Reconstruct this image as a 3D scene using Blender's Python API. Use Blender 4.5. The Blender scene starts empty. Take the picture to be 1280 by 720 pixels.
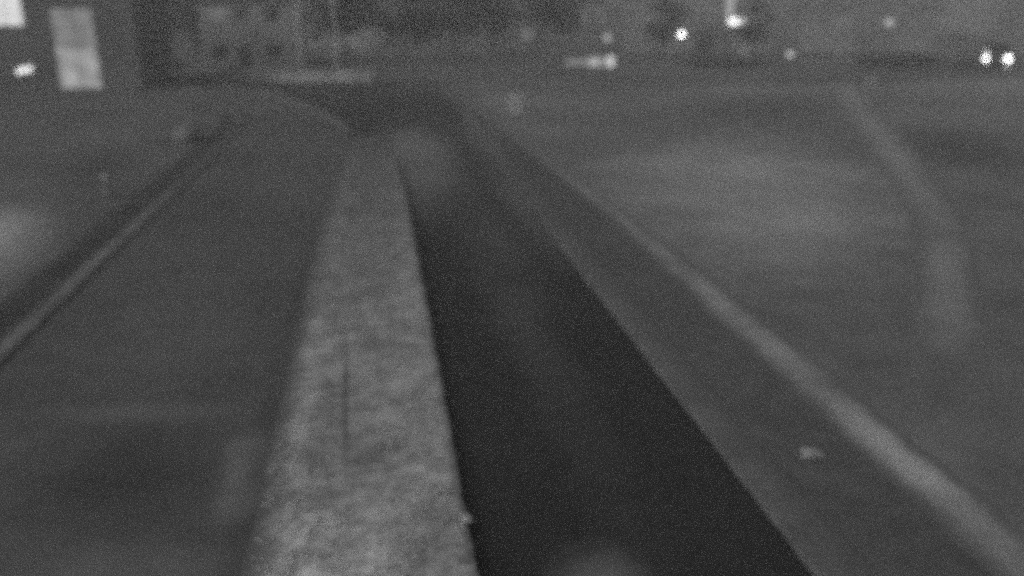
import bpy, bmesh, math, random
from mathutils import Vector, Matrix, noise as mnoise
R = math.radians
random.seed(7)
scene = bpy.context.scene
col = scene.collection

# ---------------------------------------------------------------- camera
cam_d = bpy.data.cameras.new('camera'); cam = bpy.data.objects.new('camera', cam_d); col.objects.link(cam)
cam.location = (0, 0, 6.0)
cam.rotation_euler = (R(90 - 17.765), 0, R(-8.602))
cam_d.sensor_width = 36.0; cam_d.lens = 1108 / 1280 * 36
cam_d.clip_start = 0.1; cam_d.clip_end = 2000
cam_d.dof.use_dof = True; cam_d.dof.focus_distance = 5.6; cam_d.dof.aperture_fstop = 0.45
scene.camera = cam

# ---------------------------------------------------------------- sky, sun, exposure (dusk, monochrome night camera)
SUN_EL, SUN_ROT = R(24), R(-125)
w = bpy.data.worlds.new("World"); scene.world = w; w.use_nodes = True
nt = w.node_tree; bg = nt.nodes['Background']
sky = nt.nodes.new('ShaderNodeTexSky'); sky.sky_type = 'NISHITA'; sky.sun_disc = False
sky.sun_elevation = SUN_EL; sky.sun_rotation = SUN_ROT; sky.dust_density = 4.0; sky.air_density = 2.0
bw = nt.nodes.new('ShaderNodeRGBToBW')
nt.links.new(sky.outputs[0], bw.inputs[0]); nt.links.new(bw.outputs[0], bg.inputs['Color'])
bg.inputs['Strength'].default_value = 0.085
sl = bpy.data.lights.new('sun', 'SUN'); sl.energy = 0.6; sl.angle = R(40); sl.color = (1, 1, 1)
so = bpy.data.objects.new('sun', sl); col.objects.link(so)
sd = Vector((math.sin(SUN_ROT) * math.cos(SUN_EL), math.cos(SUN_ROT) * math.cos(SUN_EL), math.sin(SUN_EL)))
so.rotation_euler = sd.to_track_quat('Z', 'Y').to_euler(); so.location = (0, 0, 60)
vs = scene.view_settings
vs.view_transform = 'Standard'; vs.look = 'None'; vs.gamma = 1; vs.use_curve_mapping = False; vs.exposure = 0.06
cy = scene.cycles
cy.use_denoising = False
cy.use_adaptive_sampling = True; cy.adaptive_threshold = 0.13; cy.adaptive_min_samples = 30
cy.max_bounces = 5; cy.diffuse_bounces = 2; cy.glossy_bounces = 2; cy.volume_bounces = 0
cy.filter_width = 4.5
cy.sample_clamp_indirect = 3.0

# ---------------------------------------------------------------- materials (all neutral: the camera sees no colour)
class NB:
    def __init__(s, name):
        s.m = bpy.data.materials.new(name); s.m.use_nodes = True; s.t = s.m.node_tree
        s.b = s.t.nodes['Principled BSDF']
        s.pos = s.t.nodes.new('ShaderNodeNewGeometry').outputs['Position']
    def n(s, typ, **kw):
        x = s.t.nodes.new(typ)
        for k, v in kw.items(): setattr(x, k, v)
        return x
    def put(s, sock, v):
        if hasattr(v, 'links'): s.t.links.new(v, sock)
        else: sock.default_value = v
    def math(s, op, a, b=0.0, c=None, clamp=False):
        x = s.n('ShaderNodeMath', operation=op, use_clamp=clamp)
        s.put(x.inputs[0], a); s.put(x.inputs[1], b)
        if c is not None: s.put(x.inputs[2], c)
        return x.outputs[0]
    def vmath(s, op, a, b):
        x = s.n('ShaderNodeVectorMath', operation=op); s.put(x.inputs[0], a); s.put(x.inputs[1], b); return x.outputs[0]
    def noise(s, scale, detail=4, rough=.55, vec=None, stretch=None):
        v = vec if vec is not None else s.pos
        if stretch: v = s.vmath('MULTIPLY', v, stretch)
        x = s.n('ShaderNodeTexNoise'); s.t.links.new(v, x.inputs['Vector'])
        x.inputs['Scale'].default_value = scale; x.inputs['Detail'].default_value = detail; x.inputs['Roughness'].default_value = rough
        return x.outputs['Fac'], x.outputs['Color']
    def ramp(s, v, a, b, lo=0., hi=1.):
        x = s.n('ShaderNodeMapRange', interpolation_type='SMOOTHSTEP'); s.put(x.inputs[0], v)
        for i, q in enumerate((a, b, lo, hi)): x.inputs[1 + i].default_value = q
        return x.outputs[0]

def mat(name, base, mott=(), patches=(), rough=.85, bump=0.0, bscale=30., warp=.35, spec=.25, feather=None):
    """base albedo; mott = [(scale, amount, detail)] multiplicative wear; patches = [(x,y,rx,ry,rot,amount)] soft ellipses lightening or darkening the ground, stains and wear among them"""
    s = NB(name); val = base
    for sc, am, de in mott:
        f, _ = s.noise(sc, de)
        k = s.math('MULTIPLY_ADD', s.ramp(f, .3, .7), 2 * am, 1 - am)
        val = s.math('MULTIPLY', val, k)
    if patches:
        _, c = s.noise(.35, 4, .6)
        off = s.vmath('MULTIPLY', s.vmath('SUBTRACT', c, (.5, .5, .5)), (warp * 8, warp * 14, 0))
        wp = s.vmath('ADD', s.pos, off)
        for (x, y, rx, ry, rot, am, *straight) in patches:
            mp = s.n('ShaderNodeMapping', vector_type='TEXTURE')
            s.t.links.new(s.pos if straight else wp, mp.inputs[0])
            mp.inputs['Location'].default_value = (x, y, 0); mp.inputs['Rotation'].default_value = (0, 0, R(rot)); mp.inputs['Scale'].default_value = (rx, ry, 1000)
            L = s.n('ShaderNodeVectorMath', operation='LENGTH'); s.t.links.new(mp.outputs[0], L.inputs[0])
            k = s.ramp(L.outputs['Value'], .25, 1.25, 1 + am, 1.)
            val = s.math('MULTIPLY', val, k)
    if feather:     # soil and dust worn over the edges: (albedo at first edge, at second edge, share of the width)
        lo, hi, wd = feather
        at_ = s.n('ShaderNodeAttribute', attribute_name='across').outputs['Fac']
        f, _ = s.noise(1.6, 5, .6)
        at_ = s.math('ADD', at_, s.math('MULTIPLY_ADD', f, wd * .9, -wd * .45))
        for edge, tgt in ((at_, lo), (s.math('SUBTRACT', 1.0, at_), hi)):
            if tgt is None: continue
            k = s.ramp(edge, 0., wd, 0., 1.)
            val = s.math('ADD', s.math('MULTIPLY', val, k), s.math('MULTIPLY', s.math('SUBTRACT', 1.0, k), tgt))
    if hasattr(val, 'links'):
        s.t.links.new(val, s.b.inputs['Base Color'])
    else: s.b.inputs['Base Color'].default_value = (val, val, val, 1)
    s.b.inputs['Roughness'].default_value = rough; s.b.inputs['Specular IOR Level'].default_value = spec
    if bump:
        f, _ = s.noise(bscale, 5, .65)
        bp = s.n('ShaderNodeBump'); bp.inputs['Strength'].default_value = bump; bp.inputs['Distance'].default_value = .03
        s.t.links.new(f, bp.inputs['Height']); s.t.links.new(bp.outputs[0], s.b.inputs['Normal'])
    return s.m

def emat(name, strength, base=.08, mott=None):
    s = NB(name); s.b.inputs['Base Color'].default_value = (base,) * 3 + (1,)
    s.b.inputs['Emission Color'].default_value = (1, 1, 1, 1)
    v = strength
    if mott:
        f, _ = s.noise(mott[0], 3); v = s.math('MULTIPLY', s.math('MULTIPLY_ADD', s.ramp(f, .3, .7), 2 * mott[1], 1 - mott[1]), strength)
    s.put(s.b.inputs['Emission Strength'], v)
    return s.m

M = {}
M['ground'] = mat('ground', .11, [(.08, .3, 4), (.6, .15, 5)], [(-6, 74, 16, 7, 0, -.5)], bump=.3, bscale=9)
M['asphalt'] = mat('asphalt', .1, [(.12, .16, 4), (1.5, .10, 5)], [(-4.2, 17, 1.6, 4, 0, .28), (-3.0, 8.9, 1.5, .8, 0, .5), (-5.8, 12, 1.0, 1.6, 0, .2), (-3.9, 13.25, 1.8, .42, -6, .42), (-2.02, 11.6, .34, .8, 2, .7), (-2.0, 10.4, .34, .8, 2, .7), (-3.5, 11.2, 1.25, 1.45, 0, -.38), (-1.85, 15, .25, 9, 0, -.15), (-5.5, 32, 1.5, 8, 0, -.1), (-6, 50, 5, 7, 0, -.12)], bump=.35, bscale=60, warp=.06)
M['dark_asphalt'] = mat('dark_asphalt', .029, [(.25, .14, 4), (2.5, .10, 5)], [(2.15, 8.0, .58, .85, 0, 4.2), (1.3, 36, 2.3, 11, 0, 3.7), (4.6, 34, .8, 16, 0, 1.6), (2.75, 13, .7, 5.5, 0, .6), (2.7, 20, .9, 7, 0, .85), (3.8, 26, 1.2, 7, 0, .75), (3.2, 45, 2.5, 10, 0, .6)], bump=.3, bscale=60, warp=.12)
M['junction'] = mat('junction_asphalt', .034, [(.2, .2, 4)], bump=.3, bscale=40)
M['gravel_bed'] = mat('gravel_bed', .335, [(1.3, .17, 7), (3.3, .31, 7), (9, .2, 5), (.45, .10, 3)], [(-.69, 13.4, .045, 3.6, 1.5, -.5, 1), (-.7, 8.4, 1.0, 1.8, 10, .36), (-1.25, 9.9, .3, .5, 30, -.2), (.2, 8.6, .3, .35, 0, -.25), (-1.0, 10.6, .5, .9, 0, -.25), (-.3, 10.9, .5, .8, 0, -.2), (-.9, 12.2, .45, .6, 0, -.2), (-.7, 23, 1.6, 9, 0, -.14), (-.6, 46, 4, 32, 0, -.64), (-.9, 44.5, 3, 6, 0, -.25)], bump=.4, bscale=10, warp=.08, feather=(.10, None, .2))  # albedo lighter at the near end, darker towards the far end
M['stone'] = mat('pale_stone', .34, [(6, .3, 4)], bump=.3)
M['boulder'] = mat('pale_boulder', .17, [(2, .2, 4)], bump=.5, bscale=8)
M['kerb'] = mat('kerb_concrete', .135, [(1.1, .16, 5), (9, .12, 4)], [(4.8, 32, 1, 12, 0, -.3)], bump=.4, bscale=40, feather=(None, .108, .75))
M['left_kerb'] = mat('left_kerb_concrete', .185, [(.5, .25, 5), (6, .15, 4)], [(-6.9, 42, 2, 20, 0, -.4)], bump=.4, bscale=40, feather=(.07, .09, .5))
M['verge'] = mat('verge_soil', .104, [(.3, .12, 5), (3, .14, 5)], [(5.5, 35, 1.2, 10, 0, -.2)], bump=.7, bscale=25)
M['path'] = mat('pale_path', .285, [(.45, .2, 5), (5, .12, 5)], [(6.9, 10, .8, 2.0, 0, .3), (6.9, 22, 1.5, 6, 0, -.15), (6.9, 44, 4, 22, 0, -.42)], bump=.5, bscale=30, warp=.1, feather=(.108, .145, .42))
M['lawn'] = mat('worn_lawn', .162, [(.10, .16, 4), (.55, .13, 5), (4, .08, 4)],
    [(12.3, 29, 5.6, 11, -20, .75), (10.5, 20, 2.5, 5, -20, .22), (22.6, 50, 5.5, 9, -30, -.38), (25, 35, 3.2, 8, -26, -.32), (17.5, 21, 2.6, 5, -26, -.05), (8.2, 10, 1.0, 2.5, -25, -.15),
     (30, 66, 10, 7, 0, .18), (13, 45, 5, 8, 0, -.12), (52, 66, 16, 12, 0, .5)], bump=.7, bscale=14)
M['footpath'] = mat('lawn_footpath', .226, [(.3, .18, 5), (3, .1, 4)], [(8.6, 10.8, 3, 6, -25, -.3), (22, 36, 5, 10, -25, .15)], bump=.5, bscale=20, feather=(.15, .15, .45))
M['pavement'] = mat('left_pavement', .11, [(.15, .18, 4), (1.5, .1, 5)], [(-10.6, 23.5, 2.1, 5.5, 12, 1.9), (-12, 30, 2.5, 7, 12, .35), (-10.5, 36, 1.6, 4, 0, -.2), (-12.5, 47, 3, 8, 0, .15)], bump=.5, bscale=30, warp=.18)
M['gutter'] = mat('dark_soil', .056, [(.6, .25, 5)], bump=.7, bscale=30, feather=(.11, None, .4))
M['litter'] = mat('crumpled_paper', .27, [(20, .15, 3)], rough=.7)
M['render_dark'] = mat('dark_render', .10, [(.4, .2, 4), (3, .1, 4)], bump=.2, bscale=20)
M['render_mid'] = mat('mid_render', .24, [(.35, .22, 4), (3, .1, 4)], bump=.2, bscale=20)
M['render_pale'] = mat('pale_render', .16, [(.16, .35, 5), (1.2, .15, 4)], bump=.2, bscale=20)
M['roof'] = mat('roof_tiles', .06, [(1, .2, 4)], bump=.5, bscale=8)
M['white_paint'] = mat('pale_painted_metal', .32, [(3, .1, 3)], rough=.6)
M['frame'] = mat('window_frame', .3, [(2, .1, 2)], rough=.5)
M['dark_frame'] = mat('dark_metal_frame', .05, [(2, .1, 2)], rough=.5)
M['glass'] = mat('dark_glass', .02, rough=.12, spec=.5)
M['blind'] = mat('pale_blind', .22, [(1, .15, 3)])
M['metal'] = mat('galvanised_steel', .42, [(3, .15, 4)], rough=.5)
M['dark_metal'] = mat('painted_steel', .06, [(3, .15, 4)], rough=.5)
M['wall_stone'] = mat('wall_stone', .25, [(.5, .4, 4), (5, .15, 4)], bump=.6, bscale=12)
M['bark'] = mat('bark', .07, [(4, .3, 5)], bump=.8, bscale=15)
M['leaf'] = mat('leaf', .06, [(.5, .25, 3), (5, .2, 3)], rough=.7)
M['leaf_pale'] = mat('pale_leaf', .34, [(1, .25, 3), (6, .2, 3)], rough=.7)
M['hedge'] = mat('hedge_leaf', .1, [(1, .3, 3)], rough=.7)
M['car_silver'] = mat('silver_car_paint', .5, [(1.5, .06, 2)], rough=.35, spec=.5)
M['car_dark'] = mat('dark_car_paint', .04, [(1.5, .1, 2)], rough=.3, spec=.5)
M['lorry_paint'] = mat('lorry_paint', .14, [(1.5, .1, 2)], rough=.4, spec=.5)
M['tyre'] = mat('tyre_rubber', .025, [(10, .1, 2)], rough=.9)
M['rim'] = mat('wheel_rim', .3, rough=.4)
M['lens'] = mat('lamp_lens', .3, rough=.2)
M['tail'] = mat('tail_lens', .1, rough=.3)
M['pane_bright'] = emat('lit_window_glass', .70, mott=(1.2, .12))
M['pane_low'] = emat('lit_stairwell_glass', .29, mott=(1.4, .35))
M['pane_high'] = emat('lit_stairwell_glass_dim', .155, mott=(1.0, .3))
M['pane_faint'] = emat('faintly_lit_window_glass', .12, mott=(1, .3))
M['wall_light'] = emat('wall_light_diffuser', 1.2)
M['panel_dim'] = emat('glow_panel_dim', .19, mott=(1.5, .25))
M['panel_mid'] = emat('glow_panel_mid', .42, mott=(1.5, .25))
M['panel_bright'] = emat('glow_panel_bright', .60, mott=(1.5, .25))
M['mast_glow'] = emat('lit_mast_glow', .34, mott=(2, .2))  # emission in place of floodlight falling on the mast
M['bulb'] = emat('bulb_bright', 6.0)
M['bulb_flood'] = emat('floodlight_glass', 2.2)
M['bulb_dim'] = emat('bulb_dim', .75)
M['bulb_faint'] = emat('bulb_faint', .42)
M['halo_glow'] = emat('headlight_halo', 1.6)  # glow of the added spheres that imitate headlight glare
M['headlight'] = emat('headlight_on', 7.0)

# ---------------------------------------------------------------- mesh helpers
def link(name, bm, material, parent=None, smooth=False, loc=None):
    me = bpy.data.meshes.new(name)
    bmesh.ops.recalc_face_normals(bm, faces=bm.faces[:])
    bm.to_mesh(me); bm.free()
    if smooth:
        for p in me.polygons: p.use_smooth = True
    me.materials.append(M[material])
    o = bpy.data.objects.new(name, me); col.objects.link(o)
    if parent: o.parent = parent
    if loc: o.location = loc
    return o
def tag(o, label, cat, group=None):
    o['label'] = label; o['category'] = cat
    if group: o['group'] = group
    return o
def thing(name, label, cat, loc=(0, 0, 0), rz=0., group=None):
    o = bpy.data.objects.new(name, None); col.objects.link(o); o.location = loc; o.rotation_euler = (0, 0, rz)
    o.empty_display_size = .3
    return tag(o, label, cat, group)
def struct(o): o['kind'] = 'structure'; return o
def stuff(o): o['kind'] = 'stuff'; return o
def box(bm, x0, x1, y0, y1, z0, z1, bevel=0.):
    t = bmesh.new()
    v = [t.verts.new((x, y, z)) for z in (z0, z1) for y in (y0, y1) for x in (x0, x1)]
    for f in ((0, 1, 3, 2), (4, 5, 7, 6), (0, 1, 5, 4), (2, 3, 7, 6), (0, 2, 6, 4), (1, 3, 7, 5)): t.faces.new([v[i] for i in f])
    bmesh.ops.recalc_face_normals(t, faces=t.faces[:])
    if bevel: bmesh.ops.bevel(t, geom=t.edges[:], offset=bevel, segments=2, affect='EDGES', profile=.6)
    merge(bm, t)
def merge(bm, t):
    me = bpy.data.meshes.new('tmp'); t.to_mesh(me); t.free(); bm.from_mesh(me); bpy.data.meshes.remove(me)
def cyl(bm, p0, p1, r0, r1=None, n=12, caps=True):
    p0, p1 = Vector(p0), Vector(p1); r1 = r0 if r1 is None else r1
    q = (p1 - p0).to_track_quat('Z', 'Y')
    rings = []
    for p, r in ((p0, r0), (p1, r1)):
        rings.append([bm.verts.new(p + q @ Vector((r * math.cos(2 * math.pi * i / n), r * math.sin(2 * math.pi * i / n), 0))) for i in range(n)])
    for i in range(n): bm.faces.new((rings[0][i], rings[0][(i + 1) % n], rings[1][(i + 1) % n], rings[1][i]))
    if caps: bm.faces.new(rings[0][::-1]); bm.faces.new(rings[1])
def tube(bm, pts, rad, n=8):
    for i in range(len(pts) - 1):
        r0 = rad[i] if hasattr(rad, '__len__') else rad; r1 = rad[i + 1] if hasattr(rad, '__len__') else rad
        cyl(bm, pts[i], pts[i + 1], r0, r1, n)
def lathe(bm, prof, n=16, c=(0, 0, 0)):
    rings = [[bm.verts.new((c[0] + r * math.cos(2 * math.pi * i / n), c[1] + r * math.sin(2 * math.pi * i / n), c[2] + z)) for i in range(n)] for r, z in prof]
    for a, b in zip(rings, rings[1:]):
        for i in range(n): bm.faces.new((a[i], a[(i + 1) % n], b[(i + 1) % n], b[i]))
    bm.faces.new(rings[0][::-1]); bm.faces.new(rings[-1])
def sphere(bm, c, r, sz=1.):
    bmesh.ops.create_uvsphere(bm, u_segments=14, v_segments=9, radius=1, matrix=Matrix.Translation(c) @ Matrix.Diagonal((r, r, r * sz, 1)))
def one(fn, *a, **k):
    bm = bmesh.new(); fn(bm, *a, **k); return bm

def interp(line, n):
    L = [0]
    for a, b in zip(line, line[1:]): L.append(L[-1] + (Vector(b) - Vector(a)).length)
    out = []
    for i in range(n + 1):
        s = L[-1] * i / n; k = 0
        while k < len(L) - 2 and s > L[k + 1]: k += 1
        t = (s - L[k]) / (L[k + 1] - L[k]); a, b = line[k], line[k + 1]
        out.append((a[0] + (b[0] - a[0]) * t, a[1] + (b[1] - a[1]) * t))
    return out
def strip(A, B, z, n=120, m=4, jit=(0, 0), rise=None, skirt=0., skirts=(True, True), zn=0., drop=None):
    """a sheet between two edge lines, worn edges jittered, optional crown, relief and a vertical skirt (kerb face)"""
    bm = bmesh.new(); pa, pb = interp(A, n), interp(B, n); rows = []; lay = bm.verts.layers.float.new('across')
    for i in range(n + 1):
        (ax, ay), (bx, by) = pa[i], pb[i]
        d = Vector((bx - ax, by - ay)); d.normalize()
        ja = mnoise.noise((ax * 3.1, ay * 1.7, 3)) * jit[0] + mnoise.noise((ax * 9, ay * 6, 8)) * jit[0] * .5
        jb = mnoise.noise((bx * 3.1, by * 1.7, 13)) * jit[1] + mnoise.noise((bx * 9, by * 6, 18)) * jit[1] * .5
        ax += d.x * ja; ay += d.y * ja; bx += d.x * jb; by += d.y * jb
        row = []
        for j in range(m + 1):
            t = j / m; x = ax + (bx - ax) * t; y = ay + (by - ay) * t
            zz = z + (rise(t) if rise else 0)
            if drop: zz -= drop(y)
            if zn: zz += zn * (mnoise.noise((x * 1.6, y * 1.6, 1)) + .6 * mnoise.noise((x * 5, y * 5, 2)) + .4 * mnoise.noise((x * 13, y * 13, 5))) * min(1, 6 * min(t, 1 - t) + .15)
            row.append(bm.verts.new((x, y, zz))); row[-1][lay] = t
        rows.append(row)
    for a, b in zip(rows, rows[1:]):
        for j in range(m): bm.faces.new((a[j], a[j + 1], b[j + 1], b[j]))
    if skirt:
        for jj, on in ((0, skirts[0]), (m, skirts[1])):
            if not on: continue
            low = [bm.verts.new((r[jj].co.x, r[jj].co.y, min(z, r[jj].co.z) - skirt)) for r in rows]
            for v in low: v[lay] = jj / m
            for i in range(n): bm.faces.new((rows[i][jj], rows[i + 1][jj], low[i + 1], low[i]))
    return bm

# ---------------------------------------------------------------- the setting
bm = bmesh.new()
bmesh.ops.create_grid(bm, x_segments=60, y_segments=60, size=260, matrix=Matrix.Translation((0, 180, -.008)))
struct(link('ground', bm, 'ground'))

# left carriageway, straight for 47 m and then bending away to the left
struct(link('road', strip([(-6.8, -6), (-6.8, 30), (-6.8, 47), (-8.0, 54), (-11.5, 61), (-19, 66.5), (-60, 68)], [(-1.7, -6), (-1.7, 30), (-1.25, 43), (-2.2, 49.5), (-4.6, 58), (-8.4, 69), (-60, 75)], 0.0, 200, 8), 'asphalt'))
# dark right-hand lane
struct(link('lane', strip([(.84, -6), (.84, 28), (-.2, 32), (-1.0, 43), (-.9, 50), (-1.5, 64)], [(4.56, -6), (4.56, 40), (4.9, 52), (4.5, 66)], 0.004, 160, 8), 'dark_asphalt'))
# the dark tarmac where both meet
struct(link('junction', strip([(-1.1, 43.5), (-2.1, 50), (-4.5, 58), (-8.2, 69), (-9.5, 73)], [(.88, 43.5), (.5, 50), (-.2, 58), (-1.2, 64), (6, 74)], 0.0, 80, 6), 'junction'))
# gravel median: kerbed on the right, its left edge feathering out into the road
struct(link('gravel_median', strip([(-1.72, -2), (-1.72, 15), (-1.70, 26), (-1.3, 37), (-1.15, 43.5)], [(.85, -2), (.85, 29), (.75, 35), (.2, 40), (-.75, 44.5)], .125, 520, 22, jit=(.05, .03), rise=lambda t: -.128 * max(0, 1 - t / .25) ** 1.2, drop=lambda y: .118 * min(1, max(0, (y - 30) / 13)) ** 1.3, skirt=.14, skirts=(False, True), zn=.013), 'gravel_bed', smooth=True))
# kerb, verge, path and lawn to the right of the lane
struct(link('kerb', strip([(4.52, -6), (4.56, 30), (4.7, 44), (4.9, 52)], [(5.06, -6), (5.12, 30), (5.2, 44), (5.35, 52)], .125, 160, 2, jit=(.03, .05), skirt=.14), 'kerb'))
struct(link('verge', strip([(4.90, -6), (4.94, 30), (5.06, 44), (5.2, 60)], [(6.6, -6), (6.6, 40), (6.6, 60)], .113, 200, 8, zn=.018), 'verge', smooth=True))
struct(link('lawn', strip([(6.6, -8), (6.6, 40), (6.6, 62)], [(75, -8), (75, 40), (75, 70)], .113, 200, 110, zn=.018), 'lawn', smooth=True))
struct(link('path', strip([(6.28, -6), (6.36, 15), (6.5, 24), (6.3, 34), (6.0, 46), (5.6, 60)], [(7.32, -6), (7.32, 15), (7.26, 22), (6.8, 34), (6.5, 46), (6.1, 60)], .142, 200, 10, jit=(.07, .12), rise=lambda t: -.028 * abs(2 * t - 1) ** 3, zn=.008), 'path', smooth=True))
ARC = [(7.95, 10.4), (9.4, 12.6), (12.5, 17.3), (15.1, 21.4), (18.3, 27.7), (22.3, 36.4), (29.4, 52), (36, 66)]
for _ in range(3):
    ARC = [ARC[0]] + [((a[0] * q + b[0] * (1 - q)), (a[1] * q + b[1] * (1 - q))) for a, b in zip(ARC, ARC[1:]) for q in (.75, .25)] + [ARC[-1]]
struct(link('footpath', strip([(x - (.36 + .017 * y), y + .3) for x, y in ARC], [(x + .32 + .017 * y, y - .28) for x, y in ARC], .134, 200, 10, jit=(.2, .2), drop=lambda y: .05 * max(0, (11.8 - y) / 1.6), rise=lambda t: -.02 * abs(2 * t - 1) ** 3, zn=.006), 'footpath', smooth=True))
# left side: kerb line, soil strip, pavement
struct(link('left_kerb', strip([(-7.18, -6), (-7.18, 30), (-7.1, 47), (-8.35, 54.3), (-11.85, 61.5)], [(-6.68, -6), (-6.68, 30), (-6.7, 47), (-7.9, 54), (-11.45, 61)], .04, 160, 8, jit=(.06, .06), skirt=.05), 'left_kerb'))
struct(link('soil_strip', strip([(-8.0, -6), (-8.05, 30), (-8.1, 46), (-9, 55)], [(-7.12, -6), (-7.12, 30), (-7.05, 47), (-8.3, 54.3)], .034, 160, 5, zn=.008), 'gutter', smooth=True))
struct(link('pavement', strip([(-70, -6), (-70, 30), (-70, 60)], [(-7.9, -6), (-7.95, 30), (-8.0, 46), (-13, 62)], .048, 160, 40, jit=(0, .1), zn=.012), 'pavement', smooth=True))
# far side kerb of the left carriageway, curving off to the left
struct(link('far_kerb', strip([(-1.42, 43.2), (-2.4, 49.4), (-4.8, 57.9), (-8.6, 68.7)], [(-1.05, 43.2), (-2.0, 49.6), (-4.4, 58.1), (-8.2, 69.1)], .10, 70, 2, jit=(.05, .05), skirt=.11), 'kerb'))
# loose stones on the median: nobody could count them
vs_, fs_ = [], []
for k in range(2600):
    y = 7 + 26 * random.random() ** 1.7; x = random.uniform(-1.6, .8)
    if mnoise.noise((x * 1.1, y * 1.1, 4)) < -.12: continue
    r = random.uniform(.012, .032); base = len(vs_); a = random.random() * 6.28; z = .128 + .012
    e = 1.0 if x > -1.3 else .4
    for (px, py, pz) in ((1, 0, 0), (0, 1, 0), (-1, 0, 0), (0, -1, 0), (0, 0, .8), (0, 0, -.7)):
        s = random.uniform(.75, 1.25) * r
        vs_.append((x + (px * math.cos(a) - py * math.sin(a)) * s, y + (px * math.sin(a) + py * math.cos(a)) * s, (z if e == 1 else z - .05) + pz * s))
    for i in range(4): fs_.append((base + i, base + (i + 1) % 4, base + 4)); fs_.append((base + (i + 1) % 4, base + i, base + 5))
me = bpy.data.meshes.new('gravel'); me.from_pydata(vs_, [], fs_); me.materials.append(M['stone'])
o = bpy.data.objects.new('gravel', me); col.objects.link(o); stuff(o)

def rock(bm, c, r, seed):
    t = bmesh.new(); bmesh.ops.create_icosphere(t, subdivisions=2, radius=r)
    for v in t.verts: v.co *= 1 + .5 * mnoise.noise(v.co / r * (1.3 if r < .3 else .7) + Vector((seed, 0, 0))); v.co.z *= .7; v.co += Vector(c)
    merge(bm, t)
tag(link('stone', one(rock, (0, 0, 0), .075, 3), 'stone', loc=(.84, 9.22, .15)), 'fist sized pale stone perched on the right edge of the gravel median', 'stone')
# crumpled scrap of paper on the verge
bm = bmesh.new(); pts = []
for i in range(9):
    a = i / 9 * 6.283; r = .21 * (1.0 if i % 3 == 0 else .62)
    pts.append(bm.verts.new((r * math.sin(a), r * math.cos(a), .02 + .03 * ((i * 7) % 3))))
c1 = bm.verts.new((0.02, 0, .11)); low = [bm.verts.new((p.co.x * .8, p.co.y * .8, 0)) for p in pts]
for i in range(9):
    bm.faces.new((pts[i], pts[(i + 1) % 9], c1)); bm.faces.new((pts[i], low[i], low[(i + 1) % 9], pts[(i + 1) % 9]))
bm.faces.new(low)
tag(link('paper_scrap', bm, 'litter', loc=(5.66, 10.12, .115)), 'pale crumpled three pointed paper scrap lying on the verge beside the lane', 'litter')

# ---------------------------------------------------------------- buildings
def facade(name, parent, material, x0, x1, h, y, th, holes):
    """front wall with real openings; holes = [(x0,x1,z0,z1)]"""
    xs = sorted({x0, x1, *[q for hl in holes for q in hl[:2]]}); zs = sorted({-.1, h, *[q for hl in holes for q in hl[2:]]})
    bm = bmesh.new()
    for zi in range(len(zs) - 1):
        run = None
        for xi in range(len(xs) - 1):
            cx, cz = (xs[xi] + xs[xi + 1]) / 2, (zs[zi] + zs[zi + 1]) / 2
            solid = not any(a < cx < b and c < cz < d for a, b, c, d in holes)
            if solid: run = (run[0], xs[xi + 1]) if run else (xs[xi], xs[xi + 1])
            if run and (not solid or xi == len(xs) - 2):
                box(bm, run[0], run[1], y, y + th, zs[zi], zs[zi + 1]); run = None
    return link(name, bm, material, parent)
def window(parent, x0, x1, z0, z1, y, pane='glass', frame='frame', cols=2, rows=1, name='window', panes=None):
    f = bmesh.new(); t = .06
    for a in (x0, x1 - t): box(f, a, a + t, y + .08, y + .15, z0, z1)
    for a in (z0, z1 - t): box(f, x0 + t, x1 - t, y + .082, y + .148, a, a + t)
    for c in range(1, cols):
        q = x0 + (x1 - x0) * c / cols; box(f, q - .03, q + .03, y + .084, y + .146, z0 + t, z1 - t)
    for r in range(1, rows):
        q = z0 + (z1 - z0) * r / rows; box(f, x0 + t, x1 - t, y + .086, y + .144, q - .03, q + .03)
    w_ = link(name, f, frame, parent)
    for r in range(rows):
        for c in range(cols):
            a, b = x0 + (x1 - x0) * c / cols + .03, x0 + (x1 - x0) * (c + 1) / cols - .03
            e, g = z0 + (z1 - z0) * r / rows + .03, z0 + (z1 - z0) * (r + 1) / rows - .03
            link('pane', one(box, a, b, y + .11, y + .12, e, g), panes(c, r) if panes else pane, w_)
    return w_
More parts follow.
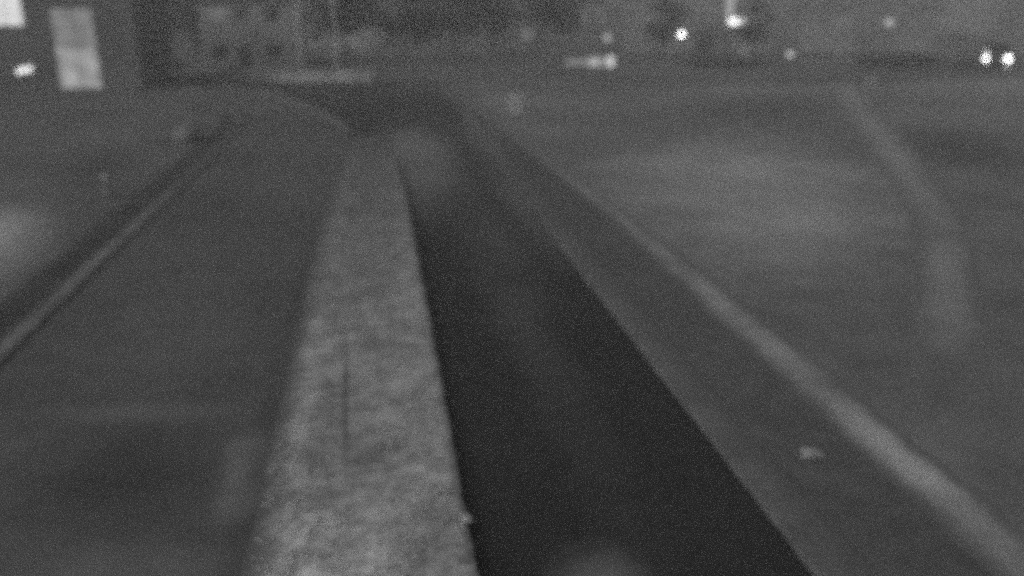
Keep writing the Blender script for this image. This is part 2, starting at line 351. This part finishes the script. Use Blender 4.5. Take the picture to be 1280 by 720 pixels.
def building(name, label, cat, loc, w, d, h, wallm, holes, rz=0., roof='flat', group=None):
    t = thing(name, label, cat, loc, rz, group)
    facade('front_wall', t, wallm, 0, w, h, 0, .3, [q[:4] for q in holes])
    b = bmesh.new(); box(b, 0, .3, .3, d, -.1, h); box(b, w - .3, w, .3, d, -.1, h); box(b, .3, w - .3, d - .3, d, -.1, h)
    link('wall', b, wallm, t)
    link('floor_slab', one(box, .3, w - .3, .35, d - .3, h * .5 - .1, h * .5 + .1), 'render_dark', t)
    r = bmesh.new()
    if roof == 'flat':
        box(r, -.15, w + .15, -.15, d + .15, h, h + .35)
    else:
        pr = [(-.4, h - .05), (d / 2, h + roof), (d + .4, h - .05), (d + .4, h + .1), (d / 2, h + roof + .2), (-.4, h + .1)]
        a = [r.verts.new((-.4, y, z)) for y, z in pr]; c = [r.verts.new((w + .4, y, z)) for y, z in pr]
        for i in range(6): r.faces.new((a[i], a[(i + 1) % 6], c[(i + 1) % 6], c[i]))
        r.faces.new(a); r.faces.new(c[::-1])
        for x in (0.002, w - .302):
            g = bmesh.new()
            p = [(.0, h), (d, h), (d / 2, h + roof - .05)]
            A = [g.verts.new((x, y, z)) for y, z in p]; B = [g.verts.new((x + .3, y, z)) for y, z in p]
            for i in range(3): g.faces.new((A[i], A[(i + 1) % 3], B[(i + 1) % 3], B[i]))
            g.faces.new(A); g.faces.new(B[::-1])
            link('gable', g, wallm, t)
    rf = link('roof', r, 'roof', t)
    if roof != 'flat': link('chimney', one(box, w * .7, w * .7 + .8, d / 2 - .4, d / 2 + .4, h + roof - .6, h + roof + 1.1), wallm, rf)
    for q in holes:
        kw = q[4] if len(q) > 4 else {}
        window(t, *q[:4], 0, **kw)
    return t
def door(parent, x, z, y, wd=1.0, ht=2.1):
    d = link('door', one(box, x, x + wd, y - .03, y + .03, z, z + ht, .01), 'dark_frame', parent)
    link('handle', one(cyl, (x + wd - .12, y - .1, z + 1.0), (x + wd - .12, y - .03, z + 1.0), .03), 'metal', d)

# A: dark block on the left with lit stairwell glazing, one bright window and a wall light
ox = -46.0
def X(x): return x - ox
holesA = [(X(-22.65), X(-19.75), .1, 5.75, dict(cols=2, rows=4, name='stairwell_window', frame='frame', panes=lambda c, r: 'pane_low' if r < 2 else 'pane_high')),
          (X(-27.6), X(-24.4), 4.5, 6.9, dict(cols=3, rows=1, pane='pane_bright'))]
for x in (-44, -40, -36, -32):
    holesA += [(X(x), X(x + 1.8), 1.0, 2.4), (X(x), X(x + 1.8), 4.4, 5.8)]
A = building('apartment_block', 'dark rendered block with tall lit stairwell glazing at the far left', 'building', (ox, 70, 0), 29.0, 12, 9.0, 'render_dark', holesA)
door(A, X(-29.4), 0.0, -.034)
wl = thing('wall_light', 'small bright oblong wall light beside the lit stairwell window', 'light', (-24.8, 69.96, 1.5))
link('housing', one(box, -.62, .62, -.12, .035, -.27, .27, .03), 'dark_metal', wl)
df = link('diffuser', one(box, -.56, .56, -.17, -.123, -.2, .2, .02), 'wall_light', wl); wl.rotation_euler = (0, R(-12), 0)

# B: pale gabled house behind the low wall
hB = [(1.0, 2.4, .9, 2.3), (6.2, 7.6, .9, 2.3), (.9, 2.5, 4.6, 5.8, dict(pane='pane_faint')), (6.2, 7.6, 4.4, 5.7), (3.6, 4.6, 4.5, 5.7)]
B = building('gabled_house', 'pale two storey house with gabled roof behind the low stone wall', 'house', (-16.4, 92, 0), 9.4, 8, 6.3, 'render_mid', hB, roof=3.0)
door(B, 3.6, 0, -.034)

# long pale hall at the right and a row of dim houses far behind
hH = []
for k in range(6): hH.append((4 + k * 12.4, 6.4 + k * 12.4, 3.4, 4.8, dict(pane='blind', cols=3)))
H = building('long_hall', 'long pale flat roofed hall across the back at the right', 'building', (30, 118, 0), 78, 14, 8.0, 'render_pale', hH, rz=R(-17))
door(H, 12, 0, -.034, 2.4, 2.6)
row = [(-48, 128, 'render_dark', 'low dark'), (-24, 132, 'render_mid', 'wide grey'), (2, 134, 'render_dark', 'dark')]
labs = ['dark terraced house with dim windows behind the apartment block', 'grey terraced house far behind the gabled house', 'dark terraced house behind the trees in the middle of the street end']
for (x, y, m, _), lb in zip(row, labs):
    hs = [(2 + k * 4.4, 3.8 + k * 4.4, z, z + 1.5, dict(pane='pane_faint' if (k * 3 + int(z)) % 4 == 1 else 'glass')) for k in range(5) for z in (1.0, 4.2)]
    building('terraced_house', lb, 'house', (x, y, 0), 24, 9, 7.0, m, hs, roof=3.2, group='dim terraced houses across the far end')

# low stone wall at the road bend
def seg_wall(name, pts, h0, th, material):
    t = bmesh.new()
    for (ax, ay), (bx, by) in zip(pts, pts[1:]):
        d = Vector((bx - ax, by - ay, 0)); L = d.length; d.normalize(); nrm = Vector((-d.y, d.x, 0)) * th / 2
        v = [t.verts.new((ax, ay, 0) + s * nrm + Vector((0, 0, z)) if False else Vector((ax, ay, z)) + s * nrm) for z in h0 for s in (-1, 1)] + \
            [t.verts.new(Vector((bx, by, z)) + s * nrm) for z in h0 for s in (-1, 1)]
        for f in ((0, 1, 3, 2), (4, 6, 7, 5), (0, 4, 5, 1), (2, 3, 7, 6), (0, 2, 6, 4), (1, 5, 7, 3)): t.faces.new([v[i] for i in f])
    return t
lw = thing('low_wall', 'low pale stone wall with flat coping along the far road bend', 'wall', (0, 0, 0))
WP = [(-11.4, 77.6), (-6.6, 75.2), (-.5, 74.6)]
link('wall_body', seg_wall('b', WP, (-.05, .82), .4, 'wall_stone'), 'wall_stone', lw)
link('coping', seg_wall('c', [(-11.45, 77.63), (-6.6, 75.2), (-.45, 74.6)], (.822, .95), .52, 'wall_stone'), 'wall_stone', lw)
for x, y in (WP[0], WP[2]): link('pier', one(box, x - .3, x + .3, y - .3, y + .3, -.05, 1.1, .02), 'wall_stone', lw)

# glowing low panel with shaded lamp over its right end
gp = thing('light_panel', 'long low glowing panel standing beyond the end of the lane', 'light panel', (18.7, 88, 0))
link('frame', one(box, -.08, 4.98, .02, .22, -.05, 1.12, .02), 'dark_metal', gp)
for a, b, z0, z1, m in ((.0, 1.55, .25, .85, 'panel_dim'), (1.6, 2.3, .18, .92, 'panel_dim'), (2.35, 3.3, .12, 1.0, 'panel_mid'), (3.35, 4.0, .12, 1.0, 'panel_dim'), (4.05, 4.9, .06, 1.08, 'panel_bright')):
    link('panel', one(box, a, b, -.03, .017, z0, z1, .01), m, gp)

# ---------------------------------------------------------------- lamps
def lamp(name, label, loc, h, bulb, r=.2, group='lamps glowing across the far side', kind='globe', pole='dark_metal'):
    t = thing(name, label, 'lamp', loc, 0, group)
    link('base', one(cyl, (0, 0, -.1), (0, 0, .35), .11, .09), pole, t)
    link('pole', one(cyl, (0, 0, .352), (0, 0, h - r - .08), .06, .045), pole, t)
    cp = link('collar', one(lathe, [(.05, -.08), (.11, -.06), (.13, .0), (.08, .03)], 12, (0, 0, h - r)), 'dark_metal', t)
    link('globe', one(sphere, (0, 0, h), r), bulb, t, smooth=True)
    b = bmesh.new(); lathe(b, [(.03, -.02), (.14, 0), (.1, .06), (.02, .09)], 12, (0, 0, h + r)); link('cap', b, 'dark_metal', t)
    return t
lamp('street_lamp', 'brightest small round lamp, between the glowing panel and the floodlight', (31.04, 90, 0), 3.06, 'bulb', .24)
lamp('street_lamp', 'low dim round lamp to the right of the floodlight mast', (42.96, 90, 0), 1.0, 'bulb_dim', .3)
lamp('street_lamp', 'faint tall lamp standing alone before the hall, left of the lorry', (53.66, 90, 0), 4.16, 'bulb_faint', .45)
lamp('street_lamp', 'dim lamp over the right end of the glowing panel', (22.95, 88.6, 0), 2.8, 'bulb_faint', .36)
# floodlight on a pale mast
fl = thing('floodlight_mast', 'mast rising out of frame with a glow strip for its lit shaft and bright floodlight head', 'floodlight', (35.9, 90, 0))
link('pole', one(cyl, (0, 0, -.1), (0, 0, 9.0), .17, .12), 'dark_metal', fl)
link('mast_glow_strip', one(box, -.42, .45, -.22, -.17, 4.8, 7.4, .02), 'mast_glow', fl)  # added strip; its glow stands in for the shaft lit by the floodlight
hd = link('lamp_head', one(box, -.35, 1.55, -.85, -.24, 4.0, 4.62, .05), 'dark_metal', fl)
link('glass', one(box, -.3, .7, -.90, -.853, 4.03, 4.58, .02), 'bulb_flood', hd)
link('glass', one(box, .75, 1.48, -.90, -.853, 4.12, 4.56, .02), 'bulb_dim', hd)

# pale posts
def post(label, loc, h, r, m='metal', cap=True, arm=None):
    t = thing('pole', label, 'pole', loc)
    link('shaft', one(cyl, (0, 0, -.1), (0, 0, h), r, r * .7), m, t)
    link('foot', one(cyl, (0, 0, -.1), (0, 0, .5), r * 1.5, r * 1.3), m, t)
    if arm:
        b = bmesh.new(); tube(b, [(0, 0, h - .2), (arm * .5, -.1, h + .25), (arm, -.2, h + .3)], .05); link('bracket', b, m, t)
        link('lantern', one(box, arm - .1, arm + .7, -.35, -.05, h + .2, h + .36, .04), 'dark_metal', t)
    return t
post('tall grey pole rising behind the left end of the low wall', (-6.0, 78.5, 0), 8.5, .17, arm=1.6)
post('thinner grey pole rising behind the middle of the low wall', (-3.2, 80.5, 0), 8.0, .12)
post('short pale post standing below the floodlight', (38.0, 90, 0), 2.0, .16)
# bollard with a pale head beside the soil strip
bo = thing('bollard', 'small pale bollard at the left pavement edge', 'bollard', (-8.75, 30.0, .1))
link('body', one(lathe, [(.11, -.05), (.11, .02), (.085, .05), (.075, .5)], 14), 'boulder', bo, smooth=True)
link('head', one(lathe, [(.1, .502), (.12, .56), (.1, .64), (.04, .69)], 14), 'white_paint', bo, smooth=True)
# pale cabinet near the lane end
cb = thing('utility_cabinet', 'small pale utility cabinet on the verge where the lane ends', 'cabinet', (7.9, 50.6, .1))
link('body', one(box, -.42, .42, -.2, .2, -.02, .95, .02), 'white_paint', cb)
link('door', one(box, -.36, .36, -.225, -.203, .1, .88, .01), 'white_paint', cb)
link('roof', one(box, -.46, .46, -.25, .24, .952, 1.02, .02), 'metal', cb)

# ---------------------------------------------------------------- plants
def leaves(n, inside, size, rnd):
    V, F = [], []
    while len(F) < n:
        p = inside()
        if p is None: continue
        q = Vector((rnd.gauss(0, 1), rnd.gauss(0, 1), rnd.gauss(0, 1)))
        if q.length < .01: continue
        q.normalize(); a = q.orthogonal().normalized(); b = q.cross(a); s = size * rnd.uniform(.6, 1.3); i = len(V)
        V += [p + a * s, p + b * s * .5, p - a * s, p - b * s * .5]; F.append((i, i + 1, i + 2, i + 3))
    return V, F
def pyd(name, V, F, material, parent):
    me = bpy.data.meshes.new(name); me.from_pydata([tuple(v) for v in V], [], F); me.materials.append(M[material])
    o = bpy.data.objects.new(name, me); col.objects.link(o); o.parent = parent; return o
def tree(label, loc, h, r, seed, leafm='leaf', n=2600, low=.22, group='trees across the far side'):
    rnd = random.Random(seed)
    t = thing('tree', label, 'tree', loc, rnd.random() * 6, group)
    b = bmesh.new(); lean = rnd.uniform(-.3, .3)
    pts = [Vector((0, 0, -.2)), Vector((.05, .02, h * .2)), Vector((lean * .5, .1, h * .45)), Vector((lean, .1, h * .85))]
    tube(b, pts, [.26, .2, .15, .04]); link('trunk', b, 'bark', t)
    cl = []
    for k in range(9):
        a = k * 2.4 + rnd.random(); z = h * rnd.uniform(low, .6); L = r * rnd.uniform(.55, .95)
        st = Vector((lean * z / h, .08, z)); en = st + Vector((math.cos(a) * L, math.sin(a) * L, L * rnd.uniform(.25, .8)))
        lb = bmesh.new(); tube(lb, [st, (st + en) / 2 + Vector((0, 0, .15)), en], [.1, .06, .02], 6); link('limb', lb, 'bark', t)
        cl += [(en, r * rnd.uniform(.28, .5)), ((st + en) / 2, r * rnd.uniform(.25, .4))]
    for k in range(4): cl.append((Vector((rnd.uniform(-.4, .4) * r, rnd.uniform(-.4, .4) * r, h * rnd.uniform(.65, .92))), r * rnd.uniform(.3, .5)))
    def ins():
        c, q = rnd.choice(cl); d = Vector((rnd.gauss(0, 1), rnd.gauss(0, 1), rnd.gauss(0, 1))).normalized() * q * rnd.random() ** .45
        d.z *= .75; return c + d
    V, F = leaves(n, ins, .28, rnd); pyd('crown', V, F, leafm, t)
TR = [((33.5, 104, 0), 7, 2.6, 'thin grey tree behind the floodlight mast'), ((44, 102, 0), 6.5, 2.4, 'small tree before the hall, right of the low dim lamp'),
      ((-3, 104, 0), 9, 4.2, 'dark bushy tree behind the middle of the low wall'), ((3.2, 98, 0), 8, 3.6, 'dark tree just right of the low wall end'),
      ((9.5, 106, 0), 10, 4.6, 'broad dark tree over the end of the lane'), ((14.5, 112, 0), 9, 4.2, 'dark tree between the lane end and the glowing panel'),
      ((21, 105, 0), 9.5, 4.0, 'tree directly behind the glowing panel'), 
      ((-20, 108, 0), 10, 4.4, 'dark tree between the apartment block and the gabled house'),]
for i, (l, h, r, lb) in enumerate(TR): tree(lb, l, h, r, 20 + i, n=700 if i < 2 else 2600)
def bush(name, label, loc, rx, ry, rz, leafm, n, size, seed, cat='bush'):
    rnd = random.Random(seed); t = thing(name, label, cat, loc)
    b = bmesh.new()
    for k in range(6): a = k * 1.05; tube(b, [(0, 0, -.1), (rx * .35 * math.cos(a), ry * .35 * math.sin(a), rz * .6), (rx * .6 * math.cos(a), ry * .6 * math.sin(a), rz * 1.2)], [.035, .025, .01], 6)
    link('stem', b, 'bark', t)
    def ins():
        d = Vector((rnd.uniform(-1, 1), rnd.uniform(-1, 1), rnd.uniform(-.9, 1)))
        if d.length > .95 + .25 * mnoise.noise(d * 2.2 + Vector((seed, 0, 0))) or rnd.random() > .25 + d.length: return None
        return Vector((d.x * rx, d.y * ry, rz + d.z * rz))
    V, F = leaves(n, ins, size, rnd); pyd('foliage', V, F, leafm, t)
def boulder(label, loc, r, seed):
    tag(link('boulder', one(rock, (0, 0, 0), r, seed), 'boulder', loc=loc, smooth=True), label, 'boulder')
boulder('large round pale boulder on the left pavement near the road bend', (-8.6, 42.2, .35), .62, 5)
boulder('small faint pale boulder alone on the lawn towards the far right', (37.6, 64.4, .3), .6, 9)
bush('hedge', 'dark clipped hedge left of the lorry with headlights on', (51.5, 84, 0), 5.0, .8, .8, 'hedge', 3600, .12, 6, 'hedge')
bush('hedge', 'dark low hedge below the floodlight mast', (34.5, 86, 0), 4.6, .8, .5, 'hedge', 3000, .12, 8, 'hedge')

# far wood closing the horizon: reads as one mass
rnd = random.Random(77)
def far_ins():
    a = rnd.uniform(-1.35, 1.35); d = rnd.uniform(196, 212); x, y = math.sin(a) * d, math.cos(a) * d * .95 + 6
    top = 10 + 4 * mnoise.noise((a * 9, 0, 0)) + 2 * mnoise.noise((a * 40, 3, 0))
    return Vector((x, y, rnd.uniform(0, top)))
V, F = leaves(16000, far_ins, .95, rnd)
stuff(pyd('far_woodland', V, F, 'leaf', None))

# ---------------------------------------------------------------- vehicles
def wheel(parent, x, y, r, wd, sgn):
    wh = bmesh.new()
    q = [(r * .55, -wd / 2), (r * .95, -wd / 2), (r, -wd * .3), (r, wd * .3), (r * .95, wd / 2), (r * .55, wd / 2)]
    n = 20; rings = [[wh.verts.new((x + a * math.cos(2 * math.pi * i / n), y + b, r + a * math.sin(2 * math.pi * i / n))) for i in range(n)] for a, b in q]
    for A_, B_ in zip(rings, rings[1:] + rings[:1]):
        for i in range(n): wh.faces.new((A_[i], A_[(i + 1) % n], B_[(i + 1) % n], B_[i]))
    t = link('wheel', wh, 'tyre', parent)
    rb = bmesh.new(); cyl(rb, (x, y - wd * .35, r), (x, y + wd * .35, r), r * .56, n=16); cyl(rb, (x, y + sgn * wd * .34, r), (x, y + sgn * wd * .44, r), r * .2, n=10)
    link('rim', rb, 'rim', t)
def loft(bm, secs):
    rows = [[bm.verts.new(p) for p in s] for s in secs]
    for a, b in zip(rows, rows[1:]):
        for i in range(len(a)): bm.faces.new((a[i], a[(i + 1) % len(a)], b[(i + 1) % len(b)], b[i]))
    bm.faces.new(rows[0][::-1]); bm.faces.new(rows[-1])
def car(label, loc, rz, paint):
    t = thing('parked_car', label, 'car', loc, rz)
    prof = [(-2.1, .35), (-2.12, .75), (-2.0, .98), (-1.2, 1.0), (1.0, .95), (1.9, .82), (2.1, .62), (2.08, .32), (1.75, .26), (1.68, .5), (1.4, .66), (1.1, .5), (1.02, .26), (-.98, .26), (-1.05, .5), (-1.35, .66), (-1.65, .5), (-1.72, .26)]
    b = bmesh.new(); loft(b, [[(x * (.97 if abs(y) > .8 else 1), y, z) for x, z in prof] for y in (-.86, -.8, .8, .86)]); link('body', b, paint, t)
    cab = [(-2.0, .985), (-1.72, 1.38), (-1.3, 1.52), (-.1, 1.52), (.3, 1.42), (1.05, .955)]
    b = bmesh.new(); loft(b, [[(x * k, y * (1 if z < 1 else .82), z) for x, z in cab] for y, k in ((-.78, 1), (.78, 1))]); link('cabin', b, paint, t)
    for sgn in (-1, 1):
        for a, c in (((-1.62, 1.04), (-.42, 1.42)), ((-.32, 1.04), (.62, 1.42))):
            w_ = bmesh.new(); q = [(a[0], a[1]), (c[0], a[1]), (c[0] if c[0] < 0 else .12, c[1]), (a[0] + .1, c[1])]
            yy = lambda z: sgn * (.78 - (.78 - .64) * (z - .985) / .535 + .006)
            A_ = [w_.verts.new((x, yy(z), z)) for x, z in q]; B_ = [w_.verts.new((x, yy(z) + sgn * .012, z)) for x, z in q]
            for i in range(4): w_.faces.new((A_[i], A_[(i + 1) % 4], B_[(i + 1) % 4], B_[i]))
            w_.faces.new(A_); w_.faces.new(B_); link('side_window', w_, 'glass', t)
            link('handle', one(box, a[0] + .1, a[0] + .3, min(sgn * .862, sgn * .9), max(sgn * .862, sgn * .9), .84, .88, .005), 'dark_metal', t)
        for x in (-1.36, 1.39): wheel(t, x, sgn * .74, .32, .2, sgn)
        link('headlight', one(box, 1.86, 2.04, min(sgn * .45, sgn * .78), max(sgn * .45, sgn * .78), .64, .78, .02), 'lens', t)
        link('tail_light', one(box, -2.15, -2.02, min(sgn * .55, sgn * .8), max(sgn * .55, sgn * .8), .72, .92, .02), 'tail', t)
        link('mirror', one(box, .62, .78, min(sgn * .8, sgn * .98), max(sgn * .8, sgn * .98), .98, 1.1, .02), paint, t)
    for nm, (x0, z0), (x1, z1) in (('windscreen', (.98, 1.0), (.36, 1.39)), ('rear_window', (-1.94, 1.06), (-1.73, 1.34))):
        w_ = bmesh.new(); s = 1 if x0 > 0 else -1
        A_ = [w_.verts.new(p) for p in ((x0 + s * .03, -.7, z0), (x0 + s * .03, .7, z0), (x1 + s * .03, .58, z1), (x1 + s * .03, -.58, z1))]
        B_ = [w_.verts.new(v.co + Vector((s * .012, 0, .006))) for v in A_]
        for i in range(4): w_.faces.new((A_[i], A_[(i + 1) % 4], B_[(i + 1) % 4], B_[i]))
        w_.faces.new(A_); w_.faces.new(B_); link(nm, w_, 'glass', t)
car('grey hatchback parked side on between the apartment block and low wall', (-15.7, 79.6, 0), R(-4), 'car_silver')

def lorry(label, loc, rz):
    t = thing('lorry', label, 'lorry', loc, rz)       # faces -y
    link('chassis', one(box, -.5, .5, -.5, 6.2, .5, .72), 'dark_metal', t)
    b = bmesh.new(); loft(b, [[(-1.2, y0, z) if k == 0 else (1.2, y0, z) for k in (0,)] for y0, z in ()] or
        [[(x, -1.0, .45), (x, -1.08, 1.4), (x, -.75, 2.5), (x, -.5, 2.65), (x, .8, 2.65), (x, .8, .45)] for x in (-1.2, -1.1, 1.1, 1.2)]); link('cab', b, 'lorry_paint', t)
    w_ = bmesh.new(); A_ = [w_.verts.new(p) for p in ((-1.05, -1.075, 1.5), (1.05, -1.075, 1.5), (.98, -.8, 2.42), (-.98, -.8, 2.42))]
    B_ = [w_.verts.new(v.co + Vector((0, -.02, .006))) for v in A_]
    for i in range(4): w_.faces.new((A_[i], A_[(i + 1) % 4], B_[(i + 1) % 4], B_[i]))
    w_.faces.new(A_); w_.faces.new(B_); link('windscreen', w_, 'glass', t)
    link('bumper', one(box, -1.2, 1.2, -1.2, -1.0, .35, .62, .04), 'dark_metal', t)
    link('grille', one(box, -.6, .6, -1.12, -1.06, .78, 1.25, .01), 'dark_metal', t)
    link('cargo_box', one(box, -1.22, 1.22, 1.0, 6.4, .75, 3.3, .04), 'lorry_paint', t)
    for s in (-1, 1):
        link('headlight', one(sphere, (s * 1.08, -1.1, 1.0), .18 if s < 0 else .23), 'headlight', t, smooth=True)
        link('halo_above' if s < 0 else 'halo_below', one(sphere, (s * 1.08, -1.1, 1.62 if s < 0 else .36), .16), 'halo_glow', t, smooth=True)  # added glowing spheres standing in for glare above and below the headlights
        for y in (-.1, 4.6): wheel_y(t, s * 1.0, y)
        link('mirror', one(box, min(s * 1.25, s * 1.45), max(s * 1.25, s * 1.45), -.95, -.85, 1.7, 2.1, .02), 'dark_metal', t)
def wheel_y(t, x, y):
    b = bmesh.new(); lathe(b, [(.28, -.14), (.44, -.14), (.48, -.1), (.48, .1), (.44, .14), (.28, .14)], 20)
    bmesh.ops.transform(b, matrix=Matrix.Translation((x, y, .48)) @ Matrix.Rotation(R(90), 4, 'Y'), verts=b.verts[:]); w_ = link('wheel', b, 'tyre', t)
    b = bmesh.new(); cyl(b, (x - .15, y, .48), (x + .15, y, .48), .26, n=14); link('rim', b, 'rim', w_)
lorry('dark box lorry facing the camera with both headlights on at the far right', (59.4, 81.0, 0), R(-8))

# ---------------------------------------------------------------- haze
bm = one(box, -275, 275, -95, 455, -1.2, 16.5)
hz = bpy.data.meshes.new('haze'); bm.to_mesh(hz); bm.free()
hm = bpy.data.materials.new('haze'); hm.use_nodes = True; ht = hm.node_tree
ht.nodes.remove(ht.nodes['Principled BSDF'])
pv = ht.nodes.new('ShaderNodeVolumePrincipled'); pv.inputs['Color'].default_value = (.95, .95, .95, 1); pv.inputs['Density'].default_value = .0026
ht.links.new(pv.outputs[0], ht.nodes['Material Output'].inputs['Volume'])
hz.materials.append(hm); ho = bpy.data.objects.new('haze', hz); col.objects.link(ho); stuff(ho)
